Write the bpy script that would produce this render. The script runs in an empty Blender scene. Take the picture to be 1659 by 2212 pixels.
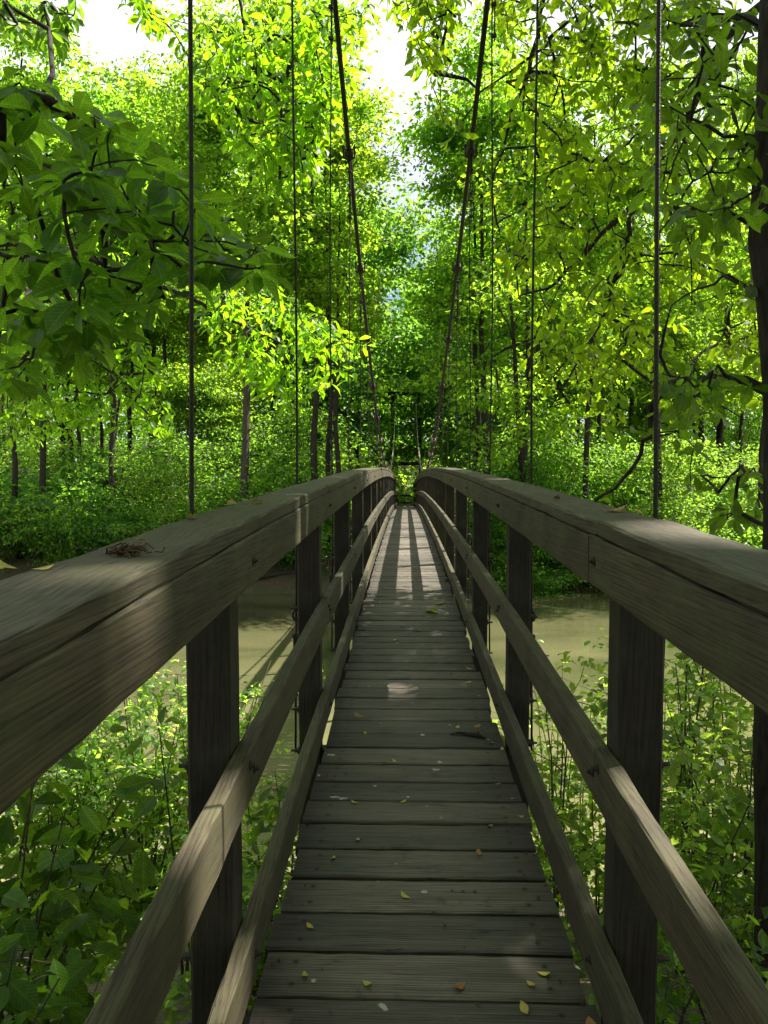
import bpy, bmesh, math, random
import numpy as np
from mathutils import Matrix, Vector
R = np.random.default_rng(7)
random.seed(7)
C = bpy.context.scene
rad = math.radians

# ------------------------------------------------------------------ camera, sky, sun, exposure
CZ = 5.0                                   # eye height above the river
cam_d = bpy.data.cameras.new("camera"); cam = bpy.data.objects.new("camera", cam_d); C.collection.objects.link(cam)
cam_d.lens = 27.04; cam_d.sensor_width = 36; cam_d.clip_start = .05; cam_d.clip_end = 2000
cam.location = (-.048, 0, CZ)
cam.rotation_euler = (rad(90 - 2.29), 0, rad(1.56))
C.camera = cam
SUN_EL, SUN_AZ = 56.0, 24.0                # degrees; azimuth counted from +X towards +Y
sdir = Vector((math.cos(rad(SUN_EL)) * math.cos(rad(SUN_AZ)), math.cos(rad(SUN_EL)) * math.sin(rad(SUN_AZ)), math.sin(rad(SUN_EL))))
sun_d = bpy.data.lights.new("sun", 'SUN'); sun = bpy.data.objects.new("sun", sun_d); C.collection.objects.link(sun)
sun_d.energy = 5.0; sun_d.angle = rad(.53); sun_d.color = (1, .95, .86)
sun.rotation_euler = sdir.to_track_quat('Z', 'Y').to_euler(); sun.location = (20, 10, 40)
W = bpy.data.worlds.new("World"); C.world = W; W.use_nodes = True
wt = W.node_tree; wt.nodes.clear()
wo = wt.nodes.new('ShaderNodeOutputWorld'); bg = wt.nodes.new('ShaderNodeBackground'); sky = wt.nodes.new('ShaderNodeTexSky')
sky.sky_type = 'NISHITA'; sky.sun_disc = False; sky.sun_elevation = rad(SUN_EL); sky.sun_rotation = rad(90 - SUN_AZ)
sky.air_density = 1.0; sky.dust_density = 1.5; sky.ozone_density = 1.0
tc = wt.nodes.new('ShaderNodeTexCoord'); nz = wt.nodes.new('ShaderNodeTexNoise'); nz.inputs['Scale'].default_value = 2.6; nz.inputs['Detail'].default_value = 6
cr = wt.nodes.new('ShaderNodeValToRGB'); cr.color_ramp.elements[0].position = .36; cr.color_ramp.elements[1].position = .50
mxs = wt.nodes.new('ShaderNodeMix'); mxs.data_type = 'RGBA'
mxs.inputs[7].default_value = (7.6, 7.8, 8.1, 1)
wt.links.new(tc.outputs['Generated'], nz.inputs['Vector']); wt.links.new(nz.outputs['Fac'], cr.inputs['Fac'])
wt.links.new(cr.outputs['Color'], mxs.inputs[0]); wt.links.new(sky.outputs['Color'], mxs.inputs[6])
wt.links.new(mxs.outputs[2], bg.inputs['Color']); wt.links.new(bg.outputs['Background'], wo.inputs['Surface'])
bg.inputs['Strength'].default_value = .05
C.view_settings.view_transform = 'Standard'; C.view_settings.look = 'None'; C.view_settings.gamma = 1
C.view_settings.exposure = 1.8
C.render.engine = 'CYCLES'
cy = C.cycles; cy.max_bounces = 9; cy.diffuse_bounces = 7; cy.glossy_bounces = 2; cy.transmission_bounces = 7; cy.transparent_max_bounces = 4
cy.use_denoising = True; cy.caustics_reflective = False; cy.caustics_refractive = False
cy.sample_clamp_indirect = 6

# ------------------------------------------------------------------ helpers
CAMM = Matrix.Rotation(rad(1.56), 3, 'Z') @ Matrix.Rotation(rad(90 - 2.29), 3, 'X')
def at(px, py, Y):                         # point at depth Y whose sight line has the given picture position (1659 x 2212 picture)
    d = CAMM @ Vector(((px - 829.5) / 1661, (1106 - py) / 1661, -1))
    t = Y / d.y
    return np.array((-.048 + d.x * t, Y, CZ + d.z * t))

class MB:
    def __init__(s): s.v = []; s.f = {}; s.n = 0; s.a = []
    def add(s, v, f, a=None):
        v = np.asarray(v, float).reshape(-1, 3)
        if not isinstance(f, (list, tuple)) or (len(f) and not hasattr(f[0], '__len__')): f = [f]
        for fa in f:
            fa = np.atleast_2d(np.asarray(fa, int))
            s.f.setdefault(fa.shape[1], []).append(fa + s.n)
        s.v.append(v); s.n += len(v)
        if a is not None: s.a.append(a)
    def mesh(s, name, mat, smooth=False):
        me = bpy.data.meshes.new(name)
        V = np.concatenate(s.v) if s.v else np.zeros((0, 3))
        me.vertices.add(len(V)); me.vertices.foreach_set("co", V.astype(np.float32).ravel())
        fl = [np.concatenate(a) for a in s.f.values()]
        loops = np.concatenate([a.ravel() for a in fl]); tot = np.concatenate([np.full(len(a), a.shape[1]) for a in fl])
        st = np.concatenate([[0], np.cumsum(tot)[:-1]])
        me.loops.add(len(loops)); me.loops.foreach_set("vertex_index", loops.astype(np.int32))
        me.polygons.add(len(tot)); me.polygons.foreach_set("loop_start", st.astype(np.int32))
        me.polygons.foreach_set("use_smooth", np.full(len(tot), bool(smooth)))
        me.update(calc_edges=True)
        if s.a:
            at_ = me.attributes.new('blade', 'FLOAT_VECTOR', 'POINT'); at_.data.foreach_set('vector', np.concatenate(s.a).astype(np.float32).ravel())
        if mat: me.materials.append(mat)
        return me
    def build(s, name, mat, parent=None, smooth=False):
        return link(name, s.mesh(name, mat, smooth), parent)
    # shapes
    def sweep(s, path, prof, jit=0, cap=True, up=None):      # prof: (k,2) in (side, up) ; path (n,3)
        path = np.asarray(path, float); prof = np.asarray(prof, float); n, k = len(path), len(prof)
        T = np.gradient(path, axis=0); T /= np.linalg.norm(T, axis=1)[:, None]
        U = np.tile(np.array(up if up is not None else (0, 0, 1.)), (n, 1))
        S = np.cross(T, U); S /= np.linalg.norm(S, axis=1)[:, None] + 1e-9; U = np.cross(S, T)
        pr = np.tile(prof[None], (n, 1, 1))
        if jit: pr = pr + R.normal(0, jit, pr.shape)
        v = path[:, None] + pr[..., :1] * S[:, None] + pr[..., 1:] * U[:, None]
        i = np.arange(n - 1)[:, None] * k; j = np.arange(k)[None]; j2 = (j + 1) % k
        q = np.stack([i + j, i + j2, i + k + j2, i + k + j], -1).reshape(-1, 4)
        fs = [q]
        if cap: fs += [np.arange(k)[None, ::-1], (np.arange(k) + (n - 1) * k)[None]]
        s.add(v, fs)
    def tube(s, pts, r, k=6, noise=0):
        pts = np.asarray(pts, float); n = len(pts); r = np.broadcast_to(np.asarray(r, float), (n,))
        T = np.gradient(pts, axis=0); T /= np.linalg.norm(T, axis=1)[:, None] + 1e-9
        a = np.array((1., 0, 0)) if abs(T[0][0]) < .8 else np.array((0, 1., 0))
        U = np.cross(T, a); U /= np.linalg.norm(U, axis=1)[:, None] + 1e-9; V = np.cross(T, U)
        th = np.arange(k) / k * 2 * np.pi
        rr = r[:, None] * np.ones((1, k))
        if noise: rr = rr * (1 + R.normal(0, noise, rr.shape))
        v = pts[:, None] + rr[..., None] * (np.cos(th)[None, :, None] * U[:, None] + np.sin(th)[None, :, None] * V[:, None])
        i = np.arange(n - 1)[:, None] * k; j = np.arange(k)[None]; j2 = (j + 1) % k
        q = np.stack([i + j, i + j2, i + k + j2, i + k + j], -1).reshape(-1, 4)
        s.add(v, [q, np.arange(k)[None, ::-1], (np.arange(k) + (n - 1) * k)[None]])
    def box(s, c, d, ch=0.004, M=None):
        c = np.asarray(c, float); hx, hy, hz = np.asarray(d, float) / 2
        ch = min(ch, hx * .4, hy * .4, hz * .4)
        bm = bmesh.new(); bmesh.ops.create_cube(bm, size=1)
        for v in bm.verts: v.co = Vector((v.co.x * 2 * hx, v.co.y * 2 * hy, v.co.z * 2 * hz))
        if ch > 0: bmesh.ops.bevel(bm, geom=bm.edges[:], offset=ch, segments=1, affect='EDGES')
        if M is not None: bmesh.ops.transform(bm, matrix=M, verts=bm.verts)
        bm.verts.index_update()
        v = [np.array(x.co) + c for x in bm.verts]
        by = {}
        for f in bm.faces: by.setdefault(len(f.verts), []).append([x.index for x in f.verts])
        s.add(v, [np.array(a) for a in by.values()]); bm.free()

def link(name, me, parent=None):
    o = bpy.data.objects.new(name, me); C.collection.objects.link(o)
    if parent: o.parent = parent
    return o
def tag(o, label=None, cat=None, group=None, kind=None):
    for k, v in (('label', label), ('category', cat), ('group', group), ('kind', kind)):
        if v: o[k] = v
    return o
def empty(name, loc=(0, 0, 0), rz=0):
    o = bpy.data.objects.new(name, None); C.collection.objects.link(o); o.location = loc; o.rotation_euler.z = rz; o.empty_display_size = .2
    return o
def copy_tree(o, parent=None):
    c = o.copy(); C.collection.objects.link(c); c.parent = parent
    for ch in list(o.children): copy_tree(ch, c)
    return c

# ------------------------------------------------------------------ materials
def newmat(name):
    m = bpy.data.materials.new(name); m.use_nodes = True; nt = m.node_tree; nt.nodes.clear()
    return m, nt, nt.nodes.new('ShaderNodeOutputMaterial')
def N(nt, t, **kw):
    n = nt.nodes.new('ShaderNode' + t)
    for k, v in kw.items(): setattr(n, k, v)
    return n
def mixc(nt, fac, a, b, mode='MIX'):
    m = N(nt, 'Mix', data_type='RGBA', blend_type=mode)
    for s, v in ((0, fac), (6, a), (7, b)):
        if hasattr(v, 'links'): nt.links.new(v, m.inputs[s])
        else: m.inputs[s].default_value = v if s == 0 else (*v, 1)
    return m.outputs[2]
def ramp(nt, inp, stops):
    r = N(nt, 'ValToRGB'); e = r.color_ramp.elements
    while len(e) < len(stops): e.new(.5)
    for x, (p, c) in zip(e, stops): x.position = p; x.color = (*c, 1) if len(c) == 3 else c
    nt.links.new(inp, r.inputs[0]); return r.outputs[0]
def noise(nt, vec, scale, detail=4, rough=.55, dist=0):
    n = N(nt, 'TexNoise'); n.inputs['Scale'].default_value = scale; n.inputs['Detail'].default_value = detail
    n.inputs['Roughness'].default_value = rough; n.inputs['Distortion'].default_value = dist
    nt.links.new(vec, n.inputs['Vector']); return n.outputs['Fac']

def wood(name, grain, dark, light, moss=0.0, spots=False, rough=.75, knots=True):
    m, nt, out = newmat(name)
    co = N(nt, 'TexCoord'); oi = N(nt, 'ObjectInfo')
    rv = N(nt, 'VectorMath', operation='SCALE'); cmb = N(nt, 'CombineXYZ')
    for i, k in enumerate((37.0, 71.0, 53.0)):
        mm = N(nt, 'Math', operation='MULTIPLY'); mm.inputs[1].default_value = k; nt.links.new(oi.outputs['Random'], mm.inputs[0]); nt.links.new(mm.outputs[0], cmb.inputs[i])
    ad = N(nt, 'VectorMath', operation='ADD'); nt.links.new(co.outputs['Object'], ad.inputs[0]); nt.links.new(cmb.outputs[0], ad.inputs[1])
    mp = N(nt, 'Mapping'); sc = [16, 16, 16]; sc[grain] = 1.1; mp.inputs['Scale'].default_value = sc
    nt.links.new(ad.outputs[0], mp.inputs['Vector'])
    g1 = noise(nt, mp.outputs[0], 1.6, 5, .6, .9)
    mp2 = N(nt, 'Mapping'); sc2 = [150, 150, 150]; sc2[grain] = 3.0; mp2.inputs['Scale'].default_value = sc2; nt.links.new(ad.outputs[0], mp2.inputs['Vector'])
    g2 = noise(nt, mp2.outputs[0], 1.5, 4, .65, .3)
    # growth rings: distorted bands across the board
    mp3 = N(nt, 'Mapping'); sc3 = [9, 9, 9]; sc3[grain] = .5; mp3.inputs['Scale'].default_value = sc3; nt.links.new(ad.outputs[0], mp3.inputs['Vector'])
    wv = N(nt, 'TexWave', wave_type='RINGS', rings_direction='XYZ'[grain]); wv.inputs['Scale'].default_value = 4.2; wv.inputs['Distortion'].default_value = 5
    wv.inputs['Detail'].default_value = 2; wv.inputs['Detail Scale'].default_value = .8; nt.links.new(mp3.outputs[0], wv.inputs['Vector'])
    big = noise(nt, ad.outputs[0], 1.7, 3)
    c = ramp(nt, g1, [(.3, dark), (.72, light)])
    c = mixc(nt, .42, c, ramp(nt, wv.outputs['Fac'], [(.0, tuple(x * .5 for x in dark)), (.3, light), (1, tuple(x * 1.05 for x in light))]), 'MIX')
    c = mixc(nt, .75, c, ramp(nt, g2, [(.32, (.42, .4, .38)), (.6, (1, 1, 1))]), 'MULTIPLY')
    c = mixc(nt, .8, c, ramp(nt, big, [(.3, (.6, .6, .6)), (.65, (1.1, 1.08, 1.05))]), 'MULTIPLY')
    hs = N(nt, 'HueSaturation'); mr = N(nt, 'MapRange'); mr.inputs[3].default_value = .72 if not spots else .58; mr.inputs[4].default_value = 1.18 if not spots else 1.3
    nt.links.new(oi.outputs['Random'], mr.inputs[0]); nt.links.new(mr.outputs[0], hs.inputs['Value']); nt.links.new(c, hs.inputs['Color']); c = hs.outputs[0]
    mp4 = N(nt, 'Mapping'); sc4 = [22, 22, 22]; sc4[grain] = .9; mp4.inputs['Scale'].default_value = sc4; nt.links.new(ad.outputs[0], mp4.inputs['Vector'])
    ck = noise(nt, mp4.outputs[0], 1.3, 3, .5, .2)
    ckm = ramp(nt, ck, [(.485, (0, 0, 0)), (.5, (.85,) * 3), (.515, (0, 0, 0))])
    pk = noise(nt, ad.outputs[0], 3.1, 2); ckf = N(nt, 'Math', operation='MULTIPLY'); nt.links.new(ckm, ckf.inputs[0]); nt.links.new(ramp(nt, pk, [(.5, (0, 0, 0)), (.6, (1, 1, 1))]), ckf.inputs[1])
    c = mixc(nt, ckf.outputs[0], c, tuple(x * .18 for x in dark))
    if moss:
        ge = N(nt, 'NewGeometry'); sx = N(nt, 'SeparateXYZ'); nt.links.new(ge.outputs['Normal'], sx.inputs[0])
        mn = noise(nt, ad.outputs[0], 6, 6, .7)
        f = ramp(nt, mn, [(.42, (0, 0, 0)), (.72, (moss,) * 3)])
        c = mixc(nt, f, c, (.075, .085, .03))
    if spots:
        sx_ = N(nt, 'SeparateXYZ'); nt.links.new(co.outputs['Object'], sx_.inputs[0]); ab = N(nt, 'Math', operation='ABSOLUTE'); nt.links.new(sx_.outputs['X'], ab.inputs[0])
        c = mixc(nt, 1, c, ramp(nt, ab.outputs[0], [(.10, (1.18, 1.16, 1.14)), (.3, (1, 1, 1)), (.38, (.8, .8, .76)), (.45, (.5, .5, .44))]), 'MULTIPLY')     # worn along the middle, darker at the ends
        ds = []                               # nail heads, two at each bearer
        for ax_, d_ in (('X', .36), ('Y', .046)):
            q1 = N(nt, 'Math', operation='ABSOLUTE'); nt.links.new(sx_.outputs[ax_], q1.inputs[0]); q2 = N(nt, 'Math', operation='SUBTRACT'); q2.inputs[1].default_value = d_; nt.links.new(q1.outputs[0], q2.inputs[0])
            q3 = N(nt, 'Math', operation='MULTIPLY'); nt.links.new(q2.outputs[0], q3.inputs[0]); nt.links.new(q2.outputs[0], q3.inputs[1]); ds.append(q3)
        q4 = N(nt, 'Math', operation='ADD'); nt.links.new(ds[0].outputs[0], q4.inputs[0]); nt.links.new(ds[1].outputs[0], q4.inputs[1]); q5 = N(nt, 'Math', operation='SQRT'); nt.links.new(q4.outputs[0], q5.inputs[0])
        c = mixc(nt, 1, c, ramp(nt, q5.outputs[0], [(.0045, (.12, .09, .07)), (.0055, (.62, .5, .42)), (.016, (1, 1, 1))]), 'MULTIPLY')
        s1 = noise(nt, ad.outputs[0], 15, 2, .4)
        c = mixc(nt, ramp(nt, s1, [(.735, (0, 0, 0)), (.765, (.8,) * 3)]), c, (.42, .43, .41))
        s2 = noise(nt, ad.outputs[0], 5, 6, .75)
        c = mixc(nt, ramp(nt, s2, [(.28, (.75,) * 3), (.42, (0, 0, 0))]), c, tuple(x * .35 for x in dark))
    b = N(nt, 'BsdfPrincipled'); nt.links.new(c, b.inputs['Base Color'])
    rr = ramp(nt, g2, [(.3, (rough + .1,) * 3), (.7, (rough - .12,) * 3)]); nt.links.new(rr, b.inputs['Roughness']); b.inputs['Specular IOR Level'].default_value = .35
    sm = N(nt, 'Math', operation='ADD'); nt.links.new(g1, sm.inputs[0]); nt.links.new(g2, sm.inputs[1])
    sm2 = N(nt, 'Math', operation='ADD'); nt.links.new(sm.outputs[0], sm2.inputs[0]); nt.links.new(wv.outputs['Fac'], sm2.inputs[1])
    bp = N(nt, 'Bump'); bp.inputs['Strength'].default_value = .35; bp.inputs['Distance'].default_value = .003; nt.links.new(sm.outputs[0], bp.inputs['Height'])
    nt.links.new(bp.outputs[0], b.inputs['Normal']); nt.links.new(b.outputs[0], out.inputs[0]); return m

def leafmat(name, refl, trans, var=.5, yellow=.3, mixf=.5, rough=.42, hue=.012, veins=False):
    m, nt, out = newmat(name)
    ge = N(nt, 'NewGeometry'); oi = N(nt, 'ObjectInfo')
    rp = ge.outputs['Random Per Island']
    v = ramp(nt, rp, [(0, (1 - var * .6,) * 3), (1, (1 + var * .5,) * 3)])
    co = N(nt, 'TexCoord'); v = mixc(nt, 1, v, ramp(nt, noise(nt, co.outputs['Object'], 45, 3), [(.3, (.72, .76, .7)), (.6, (1.05, 1.03, 1))]), 'MULTIPLY')
    wn = N(nt, 'TexWhiteNoise', noise_dimensions='1D'); nt.links.new(rp, wn.inputs['W'])
    yl = N(nt, 'Math', operation='MULTIPLY'); yl.inputs[1].default_value = yellow; nt.links.new(wn.outputs['Value'], yl.inputs[0])
    if veins:                               # pale midrib and side veins
        av = N(nt, 'Attribute', attribute_name='blade'); sp = N(nt, 'SeparateXYZ'); nt.links.new(av.outputs['Vector'], sp.inputs[0])
        k1 = N(nt, 'Math', operation='MULTIPLY_ADD'); k1.inputs[1].default_value = -.28; nt.links.new(sp.outputs[1], k1.inputs[0]); nt.links.new(sp.outputs[0], k1.inputs[2])
        k2 = N(nt, 'Math', operation='MULTIPLY'); k2.inputs[1].default_value = 62; nt.links.new(k1.outputs[0], k2.inputs[0])
        k3 = N(nt, 'Math', operation='SINE'); nt.links.new(k2.outputs[0], k3.inputs[0])
        v = mixc(nt, 1, v, ramp(nt, k3.outputs[0], [(.55, (.9, .9, .9)), (.95, (1.28, 1.22, 1.1))]), 'MULTIPLY')
        v = mixc(nt, 1, v, ramp(nt, sp.outputs[1], [(.03, (1.5, 1.38, 1.3)), (.10, (1, 1, 1)), (.85, (1, 1, 1)), (1, (.85, .88, .8))]), 'MULTIPLY')
    cr_ = mixc(nt, 1, mixc(nt, yl.outputs[0], refl, (refl[0] * 2.0, refl[1] * 1.25, refl[2])), v, 'MULTIPLY')
    ct_ = mixc(nt, 1, mixc(nt, yl.outputs[0], trans, (min(1, trans[0] * 1.45), trans[1] * 1.02, trans[2])), v, 'MULTIPLY')
    hs = []
    for c in (cr_, ct_):
        h = N(nt, 'HueSaturation'); mr = N(nt, 'MapRange'); mr.inputs[3].default_value = .5 - hue; mr.inputs[4].default_value = .5 + hue
        nt.links.new(oi.outputs['Random'], mr.inputs[0]); nt.links.new(mr.outputs[0], h.inputs['Hue'])
        nt.links.new(c, h.inputs['Color']); hs.append(h.outputs[0])
    b = N(nt, 'BsdfPrincipled'); nt.links.new(hs[0], b.inputs['Base Color']); b.inputs['Roughness'].default_value = rough; b.inputs['Specular IOR Level'].default_value = .3
    t = N(nt, 'BsdfTranslucent'); nt.links.new(hs[1], t.inputs['Color'])
    mx = N(nt, 'MixShader'); mx.inputs[0].default_value = mixf; nt.links.new(b.outputs[0], mx.inputs[1]); nt.links.new(t.outputs[0], mx.inputs[2])
    nt.links.new(mx.outputs[0], out.inputs[0]); return m

def simple(name, c1, c2, scale=8, rough=.7, metal=0, bump=.2, stretch=None, detail=5):
    m, nt, out = newmat(name); co = N(nt, 'TexCoord'); vec = co.outputs['Object']
    if stretch: mp = N(nt, 'Mapping'); mp.inputs['Scale'].default_value = stretch; nt.links.new(vec, mp.inputs['Vector']); vec = mp.outputs[0]
    n = noise(nt, vec, scale, detail, .6)
    b = N(nt, 'BsdfPrincipled'); nt.links.new(ramp(nt, n, [(.32, c1), (.68, c2)]), b.inputs['Base Color'])
    b.inputs['Roughness'].default_value = rough; b.inputs['Metallic'].default_value = metal; b.inputs['Specular IOR Level'].default_value = .3
    bp = N(nt, 'Bump'); bp.inputs['Strength'].default_value = bump; bp.inputs['Distance'].default_value = .02; nt.links.new(n, bp.inputs['Height']); nt.links.new(bp.outputs[0], b.inputs['Normal'])
    nt.links.new(b.outputs[0], out.inputs[0]); return m

M = {}
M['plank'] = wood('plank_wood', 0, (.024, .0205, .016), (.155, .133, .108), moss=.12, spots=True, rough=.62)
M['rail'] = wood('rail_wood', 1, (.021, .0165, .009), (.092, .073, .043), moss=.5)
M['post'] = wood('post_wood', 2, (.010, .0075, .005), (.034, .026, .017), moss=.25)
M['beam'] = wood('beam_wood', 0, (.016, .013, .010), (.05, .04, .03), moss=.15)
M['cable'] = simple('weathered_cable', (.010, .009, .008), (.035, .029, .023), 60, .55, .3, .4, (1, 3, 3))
M['cable_pale'] = simple('pale_cable', (.20, .17, .13), (.32, .28, .22), 60, .5, .2, .4)  # paler tone for the far half of each main cable and far fittings
M['iron'] = simple('rusted_iron', (.025, .022, .02), (.07, .055, .045), 70, .6, .4, .3)
M['bark'] = simple('grey_brown_bark', (.025, .021, .016), (.09, .077, .06), 9, .9, 0, .8, (3, 3, .6))
M['bark_dark'] = simple('dark_bark', (.010, .008, .006), (.042, .034, .026), 12, .9, 0, .9, (3, 3, .7))
M['twig'] = simple('twig_bark', (.03, .024, .018), (.08, .064, .045), 20, .85)
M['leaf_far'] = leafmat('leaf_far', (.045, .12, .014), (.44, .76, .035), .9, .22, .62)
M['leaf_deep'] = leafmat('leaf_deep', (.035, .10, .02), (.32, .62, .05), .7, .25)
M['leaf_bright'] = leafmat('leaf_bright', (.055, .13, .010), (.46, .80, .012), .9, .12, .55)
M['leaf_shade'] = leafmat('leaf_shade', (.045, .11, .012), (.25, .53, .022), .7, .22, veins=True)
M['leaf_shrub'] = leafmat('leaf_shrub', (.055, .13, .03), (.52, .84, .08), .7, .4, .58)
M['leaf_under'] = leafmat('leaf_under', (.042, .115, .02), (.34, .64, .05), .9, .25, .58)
M['leaf_big'] = leafmat('leaf_big', (.035, .10, .016), (.30, .58, .025), .7, .25, rough=.5, veins=True)

# ------------------------------------------------------------------ ground and river (setting)
WATER = 0.0
def gz(x, y):
    x = np.asarray(x, float); y = np.asarray(y, float)
    w = .8 * np.sin(x * .11 + .6) + .5 * np.sin(x * .27)
    yn = y - w
    h = np.interp(yn, [-30, -3, 0, 2, 4, 6.5, 8.5, 12, 18, 30, 33.6, 34.6, 36, 40, 48, 60, 80, 110, 150, 400],
                  [4.2, 3.5, 3.2, 2.7, 1.9, .7, -.1, -1.2, -2, -1.6, -.5, .1, 1.35, 2.2, 3.2, 3.6, 4.6, 8, 12, 20])
    return h + .12 * np.sin(x * 1.3 + y * .7) * np.cos(y * 1.1 - x * .4) + .06 * np.sin(x * 3.1) * np.sin(y * 2.7)
xs = np.concatenate([np.linspace(-400, -45, 18), np.linspace(-42, 42, 130), np.linspace(45, 400, 18)])
ys = np.concatenate([np.linspace(-60, -8, 14), np.linspace(-6, 60, 130), np.linspace(62, 400, 40)])
X, Y = np.meshgrid(xs, ys); Z = gz(X, Y)
g = MB(); nx = len(xs); i = np.arange(len(ys) - 1)[:, None] * nx; j = np.arange(nx - 1)[None]
g.add(np.stack([X, Y, Z], -1), np.stack([i + j, i + j + 1, i + nx + j + 1, i + nx + j], -1).reshape(-1, 4))
m, nt, out = newmat('forest_floor'); co = N(nt, 'TexCoord')
n1 = noise(nt, co.outputs['Object'], 1.1, 6); n2 = noise(nt, co.outputs['Object'], 14, 6, .7)
c = ramp(nt, n2, [(.3, (.03, .022, .013)), (.5, (.10, .07, .042)), (.7, (.19, .14, .085))])
c = mixc(nt, ramp(nt, n1, [(.45, (0, 0, 0)), (.62, (.8,) * 3)]), c, (.045, .07, .02))
b = N(nt, 'BsdfPrincipled'); nt.links.new(c, b.inputs['Base Color']); b.inputs['Roughness'].default_value = .95
bp = N(nt, 'Bump'); bp.inputs['Distance'].default_value = .05; nt.links.new(n2, bp.inputs['Height']); nt.links.new(bp.outputs[0], b.inputs['Normal']); nt.links.new(b.outputs[0], out.inputs[0])
tag(g.build('ground', m, smooth=True), kind='structure')
w = MB(); w.add([(-400, 2, WATER), (400, 2, WATER), (400, 40, WATER), (-400, 40, WATER)], np.array([[0, 1, 2, 3]]))
m, nt, out = newmat('river_water'); co = N(nt, 'TexCoord'); mp = N(nt, 'Mapping'); mp.inputs['Scale'].default_value = (1, 1.6, 1); nt.links.new(co.outputs['Object'], mp.inputs['Vector'])
n1 = noise(nt, mp.outputs[0], .16, 4, .5, .6); n2 = noise(nt, mp.outputs[0], 2.4, 4, .5)
sx = N(nt, 'SeparateXYZ'); nt.links.new(co.outputs['Object'], sx.inputs[0]); n3 = noise(nt, co.outputs['Object'], .3, 4, .6, .5)
sh = N(nt, 'MapRange'); sh.inputs[1].default_value = 21; sh.inputs[2].default_value = 9; nt.links.new(sx.outputs['Y'], sh.inputs[0])     # paler silty shallows off the near bank; bright sunlit water put into colour
sm_ = N(nt, 'Math', operation='MULTIPLY'); nt.links.new(sh.outputs[0], sm_.inputs[0]); nt.links.new(ramp(nt, n3, [(.3, (.45,) * 3), (.6, (1, 1, 1))]), sm_.inputs[1])
b = N(nt, 'BsdfPrincipled'); nt.links.new(mixc(nt, sm_.outputs[0], ramp(nt, n1, [(.35, (.034, .040, .017)), (.65, (.098, .093, .044))]), (.165, .155, .075)), b.inputs['Base Color'])
b.inputs['Roughness'].default_value = .05; b.inputs['IOR'].default_value = 1.33
bp = N(nt, 'Bump'); bp.inputs['Strength'].default_value = .25; bp.inputs['Distance'].default_value = .02; nt.links.new(n2, bp.inputs['Height']); nt.links.new(bp.outputs[0], b.inputs['Normal']); nt.links.new(b.outputs[0], out.inputs[0])
tag(w.build('river', m), kind='structure')

# ------------------------------------------------------------------ footbridge
_dy = np.array([-4, 0, 2.1, 3.7, 6.2, 8.8, 12.8, 17, 21, 25, 29, 35, 42, 50, 58])
_dz = np.array([-1.72, -1.50, -1.40, -1.335, -1.245, -1.16, -1.07, -1.015, -.99, -1.0, -1.05, -1.17, -1.33, -1.49, -1.65])
_yy = np.linspace(-4, 58, 1241); _zz = np.interp(_yy, _dy, _dz)
_k = np.exp(-.5 * (np.arange(-60, 61) * .05 / 1.0) ** 2); _k /= _k.sum()
_zz = np.convolve(np.pad(_zz, 60, mode='reflect', reflect_type='odd'), _k, 'valid')
def dk(y): return CZ + np.interp(y, _yy, _zz)          # deck surface height
def dslope(y): return (dk(y + .1) - dk(y - .1)) / .2
Y0, Y1, STEP = -.14, 50.2, 2.1
STN = [Y0 + STEP * k for k in range(25)]                 # post stations: 2.06, 4.16 ... are stations 1, 2 ...
STN = [y + .1 for y in STN]
bridge = empty('suspension_footbridge', (0, 0, 0))
tag(bridge, 'narrow weathered wooden suspension footbridge arching over the green river into the woods', 'footbridge')
# planks
PW = .196
plank_meshes = []
ny = int((Y1 + 1.0) / PW)
def plank_into(mb, y, hl, rot):
    Mx = Matrix.Rotation(math.atan(dslope(y)) + R.normal(0, .006), 4, 'X') @ Matrix.Rotation(rot, 4, 'Z')
    return Mx
rest = MB()
for k in range(ny):
    y = -1.0 + PW * k + R.normal(0, .0025); hl = .452 + R.normal(0, .006); z = dk(y) - .02 + R.normal(0, .0015)
    wdt = .179 + R.normal(0, .002); off = R.normal(0, .005)
    Mx = plank_into(None, y, hl, R.normal(0, .003))
    if k < 100:
        mb = MB(); n = 16
        xx = np.linspace(-hl, hl, n)
        path = np.stack([xx, np.zeros(n), np.zeros(n)], -1); ch = .005; a, t = wdt / 2, .019
        prof = [(-a, -t), (a, -t), (a, t - ch), (a - ch, t), (0, t + .001), (-a + ch, t), (-a, t - ch)]
        mb.sweep(path, prof, jit=.0009)
        o = mb.build('deck_plank', M['plank'], bridge)
        o.location = (off, y, z); o.rotation_euler = Mx.to_euler()
    else:
        rest.box((off, y, z), (2 * hl, wdt, .038), .004, Mx)
tag(rest.build('deck_planking', M['plank'], bridge), kind='stuff')

def boardprof(w_, h_, ch): a, b_ = w_ / 2, h_ / 2; return [(-a + ch, -b_), (a - ch, -b_), (a, -b_ + ch), (a, b_ - ch), (a - ch, b_), (-a + ch, b_), (-a, b_ - ch), (-a, -b_ + ch)]
def kz(y): return np.interp(y, STN, dk(np.array(STN)))
def rail_board(name, x, top, w_, h_, ya, yb, ch=.006, jit=.0012, mat='rail', sag=0, dx=0):
    n = max(4, int((yb - ya) / .12)); yy = np.linspace(ya, yb, n)
    zc = (dk(yy) if mat == 'beam' else .35 * dk(yy) + .65 * kz(yy)) + top - h_ / 2 + R.normal(0, .003)
    xx = x + dx * np.sin(np.linspace(0, np.pi, n))
    mb = MB(); mb.sweep(np.stack([xx - x, yy - ya, zc - zc[0]], -1), boardprof(w_, h_, ch), jit=jit)
    o = mb.build(name, M[mat], bridge); o.location = (x, ya, zc[0]); return o
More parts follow.
